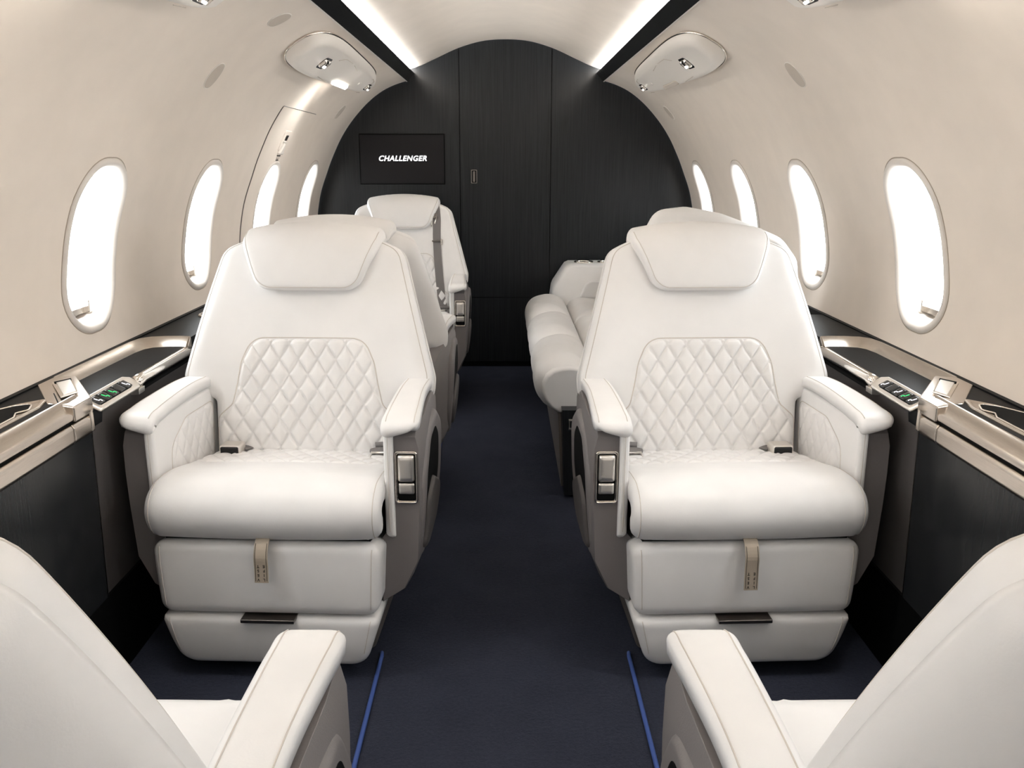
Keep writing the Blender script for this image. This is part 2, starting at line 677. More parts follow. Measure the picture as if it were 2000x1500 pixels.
ORD = {0: 'nearest', 1: 'second', 2: 'third', 3: 'farthest'}
n_win = 0
for k in WIN_IDX:
    for sg in (-1, 1):
        n_win += 1
        cy = WIN0 + PITCH_W * k
        mf = WALL.map(sg)
        root = empty('window_%d' % n_win, tuple(mf(cy, WIN_S, 0).tolist()))
        L = np.array(root.location)
        side = 'left' if sg < 0 else 'right'
        if k >= 0:
            lab = '%s oval window on the %s wall with a closed glowing pleated shade' % (ORD[k], side)
        else:
            lab = 'oval window on the %s wall behind the viewpoint' % side
        tag(root, lab, kind='structure')
        if k < 0:
            root['group'] = 'windows behind the viewpoint on the ' + side
        prof = [(.010, -.004), (.009, .0015), (.005, .0055), (0, .0070), (-.006, .0060), (-.013, .000), (-.020, -.014), (-.026, -.032), (-.030, -.052), (-.031, -.070)]
        secs = []
        for off, n in prof:
            q = ring_pts(cy, WIN_S, WIN_A + off, WIN_B + off, WIN_R + off)
            secs.append(mf(q[:, 0], q[:, 1], n) - L)
        v, f = strip_loft(secs, True, False)
        if sg > 0:
            f = [q[::-1] for q in f]
        add('bezel', v, f, 'bezel', root)
        q = ring_pts(cy, WIN_S, WIN_A + .011, WIN_B + .011, WIN_R + .011)
        add('bezel_seam', *tube(mf(q[:, 0], q[:, 1], .0002) - L, .0013, True), 'strap', root)
        # pleated shade
        rows = 60
        s = np.linspace(WIN_S - WIN_B - .005, WIN_S + WIN_B - .046, rows)
        nn = np.where(np.arange(rows) % 2 == 0, -.050, -.058)
        yy = np.linspace(cy - WIN_A - .004, cy + WIN_A + .004, 3)
        v = np.concatenate([mf(yy, np.full(3, a), np.full(3, b)) - L for a, b in zip(s, nn)])
        f = [(r * 3 + c, r * 3 + c + 1, (r + 1) * 3 + c + 1, (r + 1) * 3 + c) for r in range(rows - 1) for c in range(2)]
        if sg > 0:
            f = [q[::-1] for q in f]
        add('pleated_shade', v, f, 'day', root, smooth=False, label='closed white pleated shade lit by daylight')
        q = np.linspace(WIN_S + WIN_B - .050, WIN_S + WIN_B + .004, 8)
        v = np.concatenate([mf(yy, np.full(3, a), np.full(3, -.056)) - L for a in q])
        f = [(r * 3 + c, r * 3 + c + 1, (r + 1) * 3 + c + 1, (r + 1) * 3 + c) for r in range(7) for c in range(2)]
        add('sill_plate', v, f if sg < 0 else [t[::-1] for t in f], 'bezel', root)
        sr = WIN_S + WIN_B - .050
        ring = mf(np.full(4, cy - .085), np.array([sr, sr, sr + .013, sr + .013]), np.array([-.057, -.040, -.038, -.057])) - L
        add('shade_rail', *fix(prism(ring, (0, .170, 0))), 'nickel', root, smooth=False)
        ring = mf(np.full(4, cy + .045), np.array([sr - .016, sr - .016, sr + .016, sr + .016]), np.array([-.050, -.028, -.028, -.050])) - L
        add('shade_handle', *fix(prism(ring, (0, .016, 0))), 'chrome', root, bevel=.002)

# exit hatch around the third left window
mf = WALL.map(-1)
hY = WIN0 + PITCH_W * 2 + CELL * np.arange(-9, 10)
hS = np.linspace(0.408, WALL.L - .06, 40)
a0, a1 = int(np.searchsorted(hS, WIN_S - WIN_B - .03)), int(np.searchsorted(hS, WIN_S + WIN_B + .012))
v, f = wall_grid(hY, hS, [(3, 15, a0, a1, WIN0 + PITCH_W * 2, WIN_S)], mf, .0035, WIN_A, WIN_B, WIN_R)
hatch = empty('door_1', (-.95, WIN0 + PITCH_W * 2, 1.2))
tag(hatch, 'cream emergency exit hatch around the third left window', kind='structure')
HL = np.array(hatch.location)
add('hatch_panel', v - HL, f, 'wall', hatch)
rim = [(hY[0], s) for s in np.linspace(WALL.L - .06, .415, 30)] + [(hY[0] + .006, .409)] + [(y, .408) for y in np.linspace(hY[0] + .012, hY[-1] - .012, 20)] + [(hY[-1], s) for s in np.linspace(.415, WALL.L - .06, 30)]
rim = np.array(rim)
add('shadow_gap', *tube(mf(rim[:, 0], rim[:, 1], .0012) - HL, .0022), 'gun', hatch)
hy = WIN0 + PITCH_W * 2 - .01
def wpill(pts, rad, mapf, T, r, mat, parent, name, L, depth=.004, step=.004, label=None):
    o = rpoly(pts, rad, step)
    return add(name, *fix(pillow(o, o.mean(0), lambda a, b, n: mapf(a, b, n) - L, lambda x, v, d: T * edge(d, r), lambda x, v, d: depth + 0 * d)), mat, parent, label=label)
wpill([(hy - .055, .505), (hy + .055, .505), (hy + .055, .600), (hy - .055, .600)], .012, mf, .006, .004, 'wall', hatch, 'handle_cover', HL)
wpill([(hy - .022, .525), (hy + .022, .525), (hy + .018, .552), (hy - .018, .552)], .004, mf, .0085, .003, 'gun', hatch, 'handle_recess', HL)
wpill([(hy - .024, .552), (hy + .024, .552), (hy + .022, .560), (hy - .022, .560)], .003, mf, .011, .003, 'bezel', hatch, 'handle_lip', HL)
wpill([(hy - .010, .562), (hy + .010, .562), (hy + .038, .615), (hy - .038, .615)], .006, mf, .014, .008, 'bezel', hatch, 'pull_handle', HL)
for q in range(3):
    wpill([(hy - .030 + q * .004, .618 + q * .010), (hy + .030 - q * .004, .618 + q * .010), (hy + .028 - q * .004, .625 + q * .010), (hy - .028 + q * .004, .625 + q * .010)], .002, mf, .006, .002, 'gun' if q != 1 else 'grille', hatch, 'vent_slot', HL)

# ------------------------------------------------------------------ aft bulkhead
def ztop(x):
    x = np.abs(x)
    return np.where(x < .536, np.interp(x, CP[40:, 0], CP[40:, 1]), WALL.ztop(x)) + .02

bulk = empty('wall_aft', (0, AFT, 0))
tag(bulk, 'black wood grain bulkhead closing the far end of the cabin', kind='structure')
def bulk_panel(name, x0, x1, z0, z1, y=0, mat='woodv'):
    if z1 is None:
        xs = np.linspace(x0, x1, 28)
        poly = [(x0, z0), (x1, z0)] + [(x, float(ztop(x))) for x in xs[::-1]]
    else:
        poly = [(x0, z0), (x1, z0), (x1, z1), (x0, z1)]
    ring = [(x, y, z) for x, z in poly]
    return add(name, *fix(prism(ring, (0, .03 - y, 0))), mat, bulk, smooth=False)
g = .0018
bulk_panel('upper_panel', -1.085, -.256 - g, .413 + g, None)
bulk_panel('upper_panel',   .256 + g, 1.085, .413 + g, None)
bulk_panel('door_leaf', -.256 + g, .256 - g, .413 + g, None, .003)
bulk_panel('lower_panel', -1.05, -.256 - g, .0, .413 - g)
bulk_panel('lower_panel', .256 + g, 1.05, .0, .413 - g)
bulk_panel('lower_panel', -.256 + g, .256 - g, .03, .413 - g, .003)
bulk_panel('backing', -1.04, 1.04, -.05, None, .012, 'void')  # sheet added behind the panels to stop sky light in the gaps
bulk_panel('toe_kick', -.256, .256, 0, .028, .006, 'void')
# recessed door pull
pl = lambda x, z, n: np.stack(np.broadcast_arrays(np.asarray(x, float), -np.asarray(n, float), np.asarray(z, float)), -1)
for (nm, hw, hh, T, mt) in (('pull_frame', .017, .038, .003, 'gun'), ('pull_recess', .0135, .034, .0036, 'void'), ('pull_grip', .006, .030, .0044, 'gun')):
    o = rpoly([(-.177 - hw, 1.102 - hh), (-.177 + hw, 1.102 - hh), (-.177 + hw, 1.102 + hh), (-.177 - hw, 1.102 + hh)], .004, .002)
    add(nm, *fix(pillow(o, o.mean(0), pl, lambda x, v, d: T * edge(d, .001), lambda x, v, d: .001 + 0 * d)), mt, bulk)

# monitor
tv = empty('wall_monitor', (-.5805, AFT - .001, 1.197))
tag(tv, 'dark flat screen on the black bulkhead showing white lettering', 'monitor')
W2, H2 = .237, .135
fr = rpoly([(-W2, -H2), (W2, -H2), (W2, H2), (-W2, H2)], .003, .01)
abox('back_case', (-W2 - .003, W2 + .003, -.006, -.0005, -H2 - .003, H2 + .003), 'void', tv, bevel=.001)
abox('display', (-W2 + .002, W2 - .002, -.010, -.006, -H2 + .002, H2 - .002), 'screen', tv, bevel=.0005)
text('lettering', 'CHALLENGER', .0400, 'logo', tv, (.0015, -.0112, .0035), (math.pi / 2, 0, 0), sx=1.02, shear=.25, bold=.0007, spacing=1.10)

fw = abox('wall_forward', (-1.09, 1.09, FWD - .03, FWD, 0, 1.84), 'wall', bevel=0)
tag(fw, 'cream wall closing the cabin behind the viewpoint', kind='structure')

# ------------------------------------------------------------------ overhead service panels and oval grilles
def psu(sg, Y0, Y1, name_label, lit, group, energy=0.22, down=False):
    mf = WALL.map(sg)
    cy = (Y0 + Y1) / 2
    root = empty('overhead_panel', tuple(mf(cy, .15, 0).tolist()))
    L = np.array(root.location)
    tag(root, name_label, 'panel', group)
    th = np.linspace(0, 2 * math.pi, 150, endpoint=False)
    cc = np.sign(np.cos(th)) * np.abs(np.cos(th)) ** .52
    ss = np.sign(np.sin(th)) * np.abs(np.sin(th)) ** .56
    o = np.c_[cy + .5 * (Y1 - Y0) * cc, .146 + (.094 - .020 * cc) * ss]
    cen = np.array([cy, .148])
    T = .040
    mm = lambda a, b, n: mf(a, b, n) - L
    face = lambda x, v: T + .014 * np.clip((v - .05) / .19, 0, 1)
    add('housing', *fix(pillow(o, cen, mm, lambda x, v, d: face(x, v) * edge(d, .032), lambda x, v, d: .002 + 0 * d)), 'psu', root)
    add('trim_ring', *tube(mm(o[:, 0], o[:, 1], .004), .0045, True, 8), 'chrome', root)
    def patch(name, pts, rad, up, mat, r=.0015, label=None):
        q = rpoly(pts, rad, .004)
        return add(name, *fix(pillow(q, q.mean(0), mm, lambda x, v, d: face(x, v) + up * edge(d, r), lambda x, v, d: -face(x, v) + .004 + 0 * d)), mat, root, label=label)
    def line(pts):
        q = np.array(pts)
        add('panel_seam', *tube(mm(q[:, 0], q[:, 1], face(q[:, 0], q[:, 1]) + .0002), .0011), 'grille', root)
    # reading lamps
    for (a, b, s) in ((Y0 + .30, .150, 1.0), (Y1 - .13, .150, .75)):
        patch('lamp_well', [(a - .050 * s, b - .030 * s), (a + .045 * s, b - .034 * s), (a + .060 * s, b + .030 * s), (a - .040 * s, b + .034 * s)], .016 * s, .0008, 'black')
        patch('reading_lamp', [(a - .036 * s, b - .021 * s), (a + .012 * s, b - .024 * s), (a + .020 * s, b + .022 * s), (a - .032 * s, b + .024 * s)], .010 * s, .012, 'chrome', .012)
        patch('air_nozzle', [(a + .020 * s, b - .024 * s), (a + .046 * s, b - .022 * s), (a + .050 * s, b + .022 * s), (a + .026 * s, b + .024 * s)], .010 * s, .010, 'chrome', .010)
        patch('lamp_lens', [(a - .026 * s, b + .000), (a + .012 * s, b + .000), (a + .014 * s, b + .014 * s), (a - .024 * s, b + .014 * s)], .004, .0135, 'dome', .002)
    # mask door, small door, switch
    A, B = Y0 + .46, Y1 - .24
    line([(A - .05, .105), (A, .080), (A + .14, .080)])
    line([(A + .20, .085), (A + .34, .100)])
    line([(A - .06, .215), (A + .10, .222)])
    line([(B, .092), (B + .08, .100), (B + .10, .125)])
    line([(B + .03, .205), (B + .09, .198)])
    c = B - .10
    patch('switch', [(c - .02, .148), (c + .03, .148), (c + .03, .164), (c - .02, .164)], .003, .003, 'psu')
    patch('switch_light', [(c - .016, .152), (c - .002, .152), (c - .002, .160), (c - .016, .160)], .002, .0042, 'bezel')
    d0 = cy + .10
    patch('dome_lamp' if lit else 'dome_lens', [(d0 - .14, .196), (d0 + .14, .193), (d0 + .14, .216), (d0 - .14, .220)], .0105, .004, 'dome' if lit else 'grille', .003)
    if lit:
        ld = bpy.data.lights.new('dome_spot', 'AREA')  # area lamp under the lens; on some panels it is added fill
        ld.shape = 'RECTANGLE'
        ld.size, ld.size_y = .26, .06
        ld.energy = energy
        ld.color = (1, 1, .98)
        ld.spread = math.radians(120 if down else 110)
        lo = bpy.data.objects.new('dome_spot', ld)
        COL.objects.link(lo)
        lo.parent = root
        p = mf(d0, .222, T + .040)
        lo.location = tuple((p - L).tolist())
        aim = p + np.array([-sg * .50, 0, -1]) if down else mf(d0 - .12, .52, .0)
        import mathutils
        dv = mathutils.Vector((aim - p).tolist())
        lo.rotation_euler = dv.to_track_quat('-Z', 'X').to_euler()
    return root

G = 'overhead service panels along the ceiling edges'
psu(-1, 3.02, 4.46, 'overhead service panel on the left wall with its dome lamp switched on', True, G)
psu(1, 3.02, 4.46, 'overhead service panel on the right wall near the bulkhead, dome lamp off', False, G)
psu(-1, .72, 2.16, 'overhead service panel cut off by the top edge, left wall', True, G, DOME_LIGHT, True)
psu(1, .72, 2.16, 'overhead service panel cut off by the top edge, right wall, dome lamp lit as added fill', True, G, DOME_LIGHT, True)  # dome switched on as added top light for the seats
psu(-1, -1.60, -.16, 'overhead service panel on the left wall behind the viewpoint, dome lamp lit as added fill', True, G, DOME_LIGHT, True)  # unseen panel; its lit dome is added to brighten the cabin
psu(1, -1.60, -.16, 'overhead service panel on the right wall behind the viewpoint, dome lamp lit as added fill', True, G, DOME_LIGHT, True)  # also unseen, dome lit as added fill

def oval(sg, Y, s, ay, as_, label):
    mf = WALL.map(sg)
    th = np.linspace(0, 2 * math.pi, 40, endpoint=False)
    c = np.sign(np.cos(th)) * np.abs(np.cos(th)) ** .8
    q = np.c_[Y + ay * c, s + as_ * np.sin(th)]
    root = empty('speaker_grille', tuple(mf(Y, s, 0).tolist()))
    L = np.array(root.location)
    tag(root, label, 'speaker', 'oval grilles in the cabin walls')
    mm = lambda a, b, n: mf(a, b, n) - L
    add('cloth_cover', *fix(pillow(q, (Y, s), mm, lambda x, v, d: .0025 * edge(d, .003), lambda x, v, d: .002 + 0 * d, np.array([1, .97, .9, .7, .4]))), 'grille', root)
    add('rim', *tube(mm(q[:, 0], q[:, 1], .0005), .0016, True), 'psu', root)

oval(-1, 2.655, .371, .040, .044, 'oval speaker grille on the left wall, above the gap between two windows')
oval(-1, 2.695, .124, .046, .036, 'oval speaker grille high on the left, between two overhead panels')
oval(1, 2.660, .367, .040, .044, 'oval speaker grille on the right wall, above the gap between two windows')
oval(1, 4.65, .363, .045, .042, 'small oval speaker grille on the right wall next to the bulkhead')
oval(-1, 4.60, .363, .045, .042, 'small oval speaker grille on the left wall next to the bulkhead')

# ------------------------------------------------------------------ side ledges
def ledge(sg):
    side = 'left' if sg < 0 else 'right'
    root = empty('side_ledge', (sg * .97, 1.5, 0))
    tag(root, 'black and brushed metal side ledge along the wall with the exit hatch' if sg < 0 else 'black and brushed metal side ledge along the wall by the divan', 'ledge', 'side ledges under the windows')
    L = np.array(root.location)
    fx = lambda x: x + .021 * np.clip((1.0 - np.asarray(x, float)) / .1, 0, 1)
    def pr(name, ring, lift, mat, **k):
        r = [(sg * float(fx(x)) - L[0], y - L[1], z) for x, y, z in ring]
        return add(name, *fix(prism(r, (lift[0] * sg, lift[1], lift[2]))), mat, root, **k)
    def top(name, poly, z0, z1, mat, **k):
        return pr(name, [(x, y, z0) for x, y in poly], (0, 0, z1 - z0), mat, **k)
    far = 5.05
    fin = 5.05 if sg < 0 else 2.84      # on the right the ledge stops at the divan
    # black top slabs
    top('wall_slab', [(1.046, FWD), (1.062, FWD), (1.062, far), (1.046, far)], .66, .693, 'woodh', smooth=False)
    top('near_slab', [(.905, FWD), (1.0455, FWD), (1.0455, 1.90), (1.00, 1.86), (.905, 1.74)], .655, .690, 'woodh', smooth=False)
    top('far_slab', [(.882, 2.444), (1.0455, 2.444), (1.0455, fin), (.882, fin)], .655, .690, 'woodh', smooth=False)
    # table lid, lower than the slab, between the latch block and the far rim
    top('table_lid', [(.886, 1.79), (1.04, 1.96), (1.04, 2.43), (.886, 2.43)], .640, .668, 'woodh', smooth=False)
    # rim: sloped metal riser round the lid
    po = [(1.046, 1.955), (1.044, 2.15), (1.042, 2.36), (1.034, 2.415), (1.010, 2.440), (.960, 2.450), (.905, 2.452), (.880, 2.446), (.872, 2.430)]
    pi = [(1.022, 1.955), (1.021, 2.15), (1.019, 2.34), (1.012, 2.39), (.995, 2.414), (.952, 2.424), (.905, 2.427), (.887, 2.424), (.877, 2.412)]
    secs = []
    for (a, b), (c, d) in zip(po, pi):
        a, c = float(fx(a)), float(fx(c))
        secs.append([(sg * a - L[0], b - L[1], .690), (sg * (a * .93 + c * .07) - L[0], b * .93 + d * .07 - L[1], .6955), (sg * (a * .8 + c * .2) - L[0], b * .8 + d * .2 - L[1], .694), (sg * c - L[0], d - L[1], .668), (sg * c - L[0], d - L[1], .640), (sg * a - L[0], b - L[1], .640)])
    add('tray_rim', *fix(strip_loft(secs)), 'nickel', root, bevel=.002)
    # latch block
    pr('latch_block', [(1.046, 1.885, .660), (1.046, 1.955, .660), (1.000, 1.972, .660), (.872, 1.815, .650), (.872, 1.735, .650), (.935, 1.735, .660)], (0, 0, .034), 'nickel', bevel=.004)
    pr('latch_frame', [(1.018, 1.895, .694), (.990, 1.935, .694), (.905, 1.825, .690), (.925, 1.778, .690)], (0, 0, .003), 'chrome', bevel=.002)
    pr('latch_plate', [(1.008, 1.893, .694), (.986, 1.921, .694), (.914, 1.828, .691), (.928, 1.794, .691)], (0, 0, .0042), 'satin', bevel=.001)
    pr('latch_gap', [(1.012, 1.893, .694), (.988, 1.927, .694), (.982, 1.920, .694), (1.006, 1.886, .694)], (0, 0, .0046), 'void', smooth=False)
    # band along the near inner edge: upper bevelled face, dark slot, lower lip
    up = [(.912, .688), (.908, .6925), (.902, .6915), (.879, .672), (.875, .664), (.876, .655), (.93, .650)]
    pr('metal_band', [(x, FWD, z) for x, z in up], (0, 1.80 - FWD, 0), 'nickel', bevel=.002)
    pr('shadow_slot', [(.884, FWD, .655), (.884, FWD, .645), (.92, FWD, .645), (.92, FWD, .655)], (0, 1.795 - FWD, 0), 'void', smooth=False)
    lo = [(.878, .647), (.873, .640), (.873, .612), (.880, .603), (.93, .600), (.93, .647)]
    pr('lower_band', [(x, FWD, z) for x, z in lo], (0, 1.725 - FWD, 0), 'nickel', bevel=.003)
    pr('band_end', [(x, 1.728, z) for x, z in lo], (0, .082, 0), 'nickel', bevel=.003)
    pr('end_cap', [(x - .001, 1.800, z) for x, z in [(.910, .692), (.876, .671), (.8725, .655), (.872, .610), (.93, .602)]], (0, .014, 0), 'nickel', bevel=.003)
    # corner piece, control panel and rail further on
    pr('corner_piece', [(.886, 1.816, .664), (.873, 1.816, .650), (.878, 1.816, .615), (.93, 1.816, .615), (.93, 1.816, .664)], (0, .045, 0), 'woodh', smooth=False)
    pr('rail_backing', [(.8985, 1.861, .650), (.8985, 1.861, .615), (.93, 1.861, .615), (.93, 1.861, .650)], (0, .575, 0), 'ledgegrey', smooth=False)
    rl = []
    for y in np.linspace(2.055, 2.43, 12):
        rl.append([(sg * (.900 + .0125 * math.cos(t)) - L[0], y - L[1], .657 + .0155 * math.sin(t)) for t in np.linspace(0, 2 * math.pi, 14, endpoint=False)])
    add('rail', *fix(strip_loft(rl)), 'chrome', root)
    pr('rail_slot', [(.870, 2.07, .640), (.872, 2.07, .632), (.90, 2.07, .630), (.90, 2.07, .642)], (0, .345, 0), 'void', smooth=False)
    pr('rail_foot', [(.868, 2.045, .642), (.869, 2.045, .628), (.90, 2.045, .626), (.90, 2.045, .644)], (0, .035, 0), 'satin', bevel=.001)
    # control panel: plate leaning towards the seat
    ax = np.array([-.47, 0, .88])       # plate normal
    ux = np.array([-.88, 0, -.47])      # down the plate
    c0 = np.array([.903, 1.93, .661])
    def plate(name, pts, T, mat, rad, parent=root, depth=.004, label=None):
        o = rpoly(pts, rad, .003)
        def mp(y, t, n):
            y, t, n = np.broadcast_arrays(np.asarray(y, float), np.asarray(t, float), np.asarray(n, float))
            p = c0 + y[..., None] * np.array([0, 1, 0]) + t[..., None] * ux + n[..., None] * ax
            p = p * np.array([sg, 1, 1]) - L
            return p
        return add(name, *fix(pillow(o, o.mean(0), mp, lambda x, v, d: T * edge(d, .0015), lambda x, v, d: depth + 0 * d, np.array([1, .96, .9, .7, .4]))), mat, parent, label=label)
    cp = plate('control_panel', [(-.105, -.024), (.105, -.024), (.125, -.012), (.125, .010), (.105, .024), (-.105, .024)], .005, 'satin', .004)
    plate('panel_recess', [(-.092, -.016), (.070, -.016), (.086, -.004), (.086, .006), (.074, .016), (-.092, .016)], .0056, 'void', .003, cp)
    cols = ['white_icon', 'green_icon', 'green_icon', None, 'white_icon'] if sg < 0 else ['white_icon', 'green_icon', 'white_icon', None, 'white_icon']
    for i, c in enumerate(cols):
        y = -.076 + i * .036
        bt = plate('button', [(y - .0155, -.0135), (y + .0155, -.0135), (y + .0155, .0135), (y - .0155, .0135)], .0072, 'black', .003, cp)
        if c:
            plate('icon_seat_back', [(y - .008, -.008), (y - .003, -.009), (y + .001, .001), (y - .004, .003)], .0078, c, .001, cp)
            plate('icon_seat_base', [(y - .004, .000), (y + .008, .001), (y + .009, .005), (y - .003, .005)], .0078, c, .001, cp)
            plate('icon_leg_rest', [(y + .005, .003), (y + .010, .004), (y + .008, .010), (y + .003, .009)], .0078, c, .001, cp)
    # cup holder
    ho = rpoly([(1.041, 1.50), (1.037, 1.65), (1.005, 1.715), (.962, 1.765), (.944, 1.70), (.944, 1.46), (.985, 1.43)], [.04, .03, .05, .004, .02, .02, .03], .006)
    flat = lambda x, y, n: np.stack(np.broadcast_arrays(sg * np.asarray(x, float) - L[0], np.asarray(y, float) - L[1], .690 + np.asarray(n, float)), -1)
    add('cup_holder_rim', *fix(pillow(ho, ho.mean(0), flat, lambda x, v, d: .005 * edge(d, .002) - .002 * sstep((d - .006) / .004), lambda x, v, d: .003 + 0 * d)), 'nickel', root)
    hi = rpoly([(1.034, 1.50), (1.030, 1.645), (1.000, 1.700), (.970, 1.720), (.953, 1.675), (.966, 1.650), (.953, 1.62), (.953, 1.47), (.985, 1.440)], [.03, .03, .02, .01, .008, .006, .008, .02, .02], .004)
    add('cup_well', *fix(pillow(hi, (.992, 1.57), flat, lambda x, v, d: .0048 + 0 * d, lambda x, v, d: .002 + 0 * d)), 'void', root)
    add('well_lip', *tube(flat(hi[:, 0], hi[:, 1], .0052), .0018, True, 8), 'chrome', root)
    # ring handle on the far slab
    fr = None if sg > 0 else rpoly([(.90, 2.78), (1.0, 2.78), (1.0, 3.06), (.90, 3.06)], .04, .01)
    if sg < 0:
        add('far_rim', *tube(flat(fr[:, 0], fr[:, 1], .002), .005, True, 8), 'nickel', root)
    # lower wall panels
    pr('wood_panel', [(.884, FWD, .603), (.893, FWD, .205), (.94, FWD, .205), (.94, FWD, .603)], (0, 1.82 - FWD, 0), 'woodv', smooth=False)
    pr('panel_edge', [(.8875, 1.82, .612), (.8965, 1.82, .205), (.94, 1.82, .205), (.94, 1.82, .612)], (0, .012, 0), 'gun', smooth=False)
    pr('leather_panel', [(.889, 1.832, .645), (.900, 1.832, .205), (.94, 1.832, .205), (.94, 1.832, .645)], (0, fin - 1.832, 0), 'ledgegrey', smooth=False)
    pr('shade_black_sill', [(.893, FWD, .206), (.886, FWD, .0), (1.0, FWD, 0), (1.0, FWD, .206)], (0, fin - FWD, 0), 'void', smooth=False)  # carpeted sill made black; the shade there is put into its colour
    return root
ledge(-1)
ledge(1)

for sg, nm in ((-1, 'baseboard_left'), (1, 'baseboard_right')):
    b = abox(nm, (sg * 1.040 - .004, sg * 1.040 + .004, FWD, AFT, 0, .636), 'wall', bevel=0)
    tag(b, 'cream lower wall lining behind the %s' % ('side ledge' if sg < 0 else 'divan'), kind='structure')

# carpet edge bindings beside the seats
for sg, side in ((-1, 'left'), (1, 'right')):
    pts = np.array([(sg * .302, y, .006) for y in np.linspace(.9, 1.90, 30)] + [(sg * .304, 1.915, .006)])
    b = add('carpet_binding', *tube(pts, .0052, n=8), 'binding')
    tag(b, 'bright blue bound carpet edge on the floor beside the near %s seat' % side, 'carpet edge', 'blue carpet edge bindings')
    pts = np.array([(sg * .277, y, .005) for y in np.linspace(2.75, 4.25, 30)])
    b = add('carpet_binding', *tube(pts, .005, n=8), 'binding')
    tag(b, 'thin blue bound carpet edge on the floor beside the %s' % ('far left seats' if sg < 0 else 'divan'), 'carpet edge', 'blue carpet edge bindings')

# ------------------------------------------------------------------ cabin seats
BACK = Spine([(.436, .375), (.452, .47), (.466, .55), (.487, .66), (.520, .78), (.562, .89), (.612, .992)])
CUSH = Spine([(.050, .362), (.018, .368), (.000, .390), (-.006, .420), (.006, .447), (.040, .466), (.10, .468), (.22, .447), (.36, .421), (.50, .396)])
HEAD = Spine([(.484, .842), (.492, .888), (.508, .938), (.532, .974), (.568, .994), (.614, .998), (.658, .984), (.682, .958)])
ARM = Spine([(.092, .578), (.078, .584), (.074, .596), (.088, .606), (.13, .612), (.22, .618), (.34, .620), (.46, .612)])

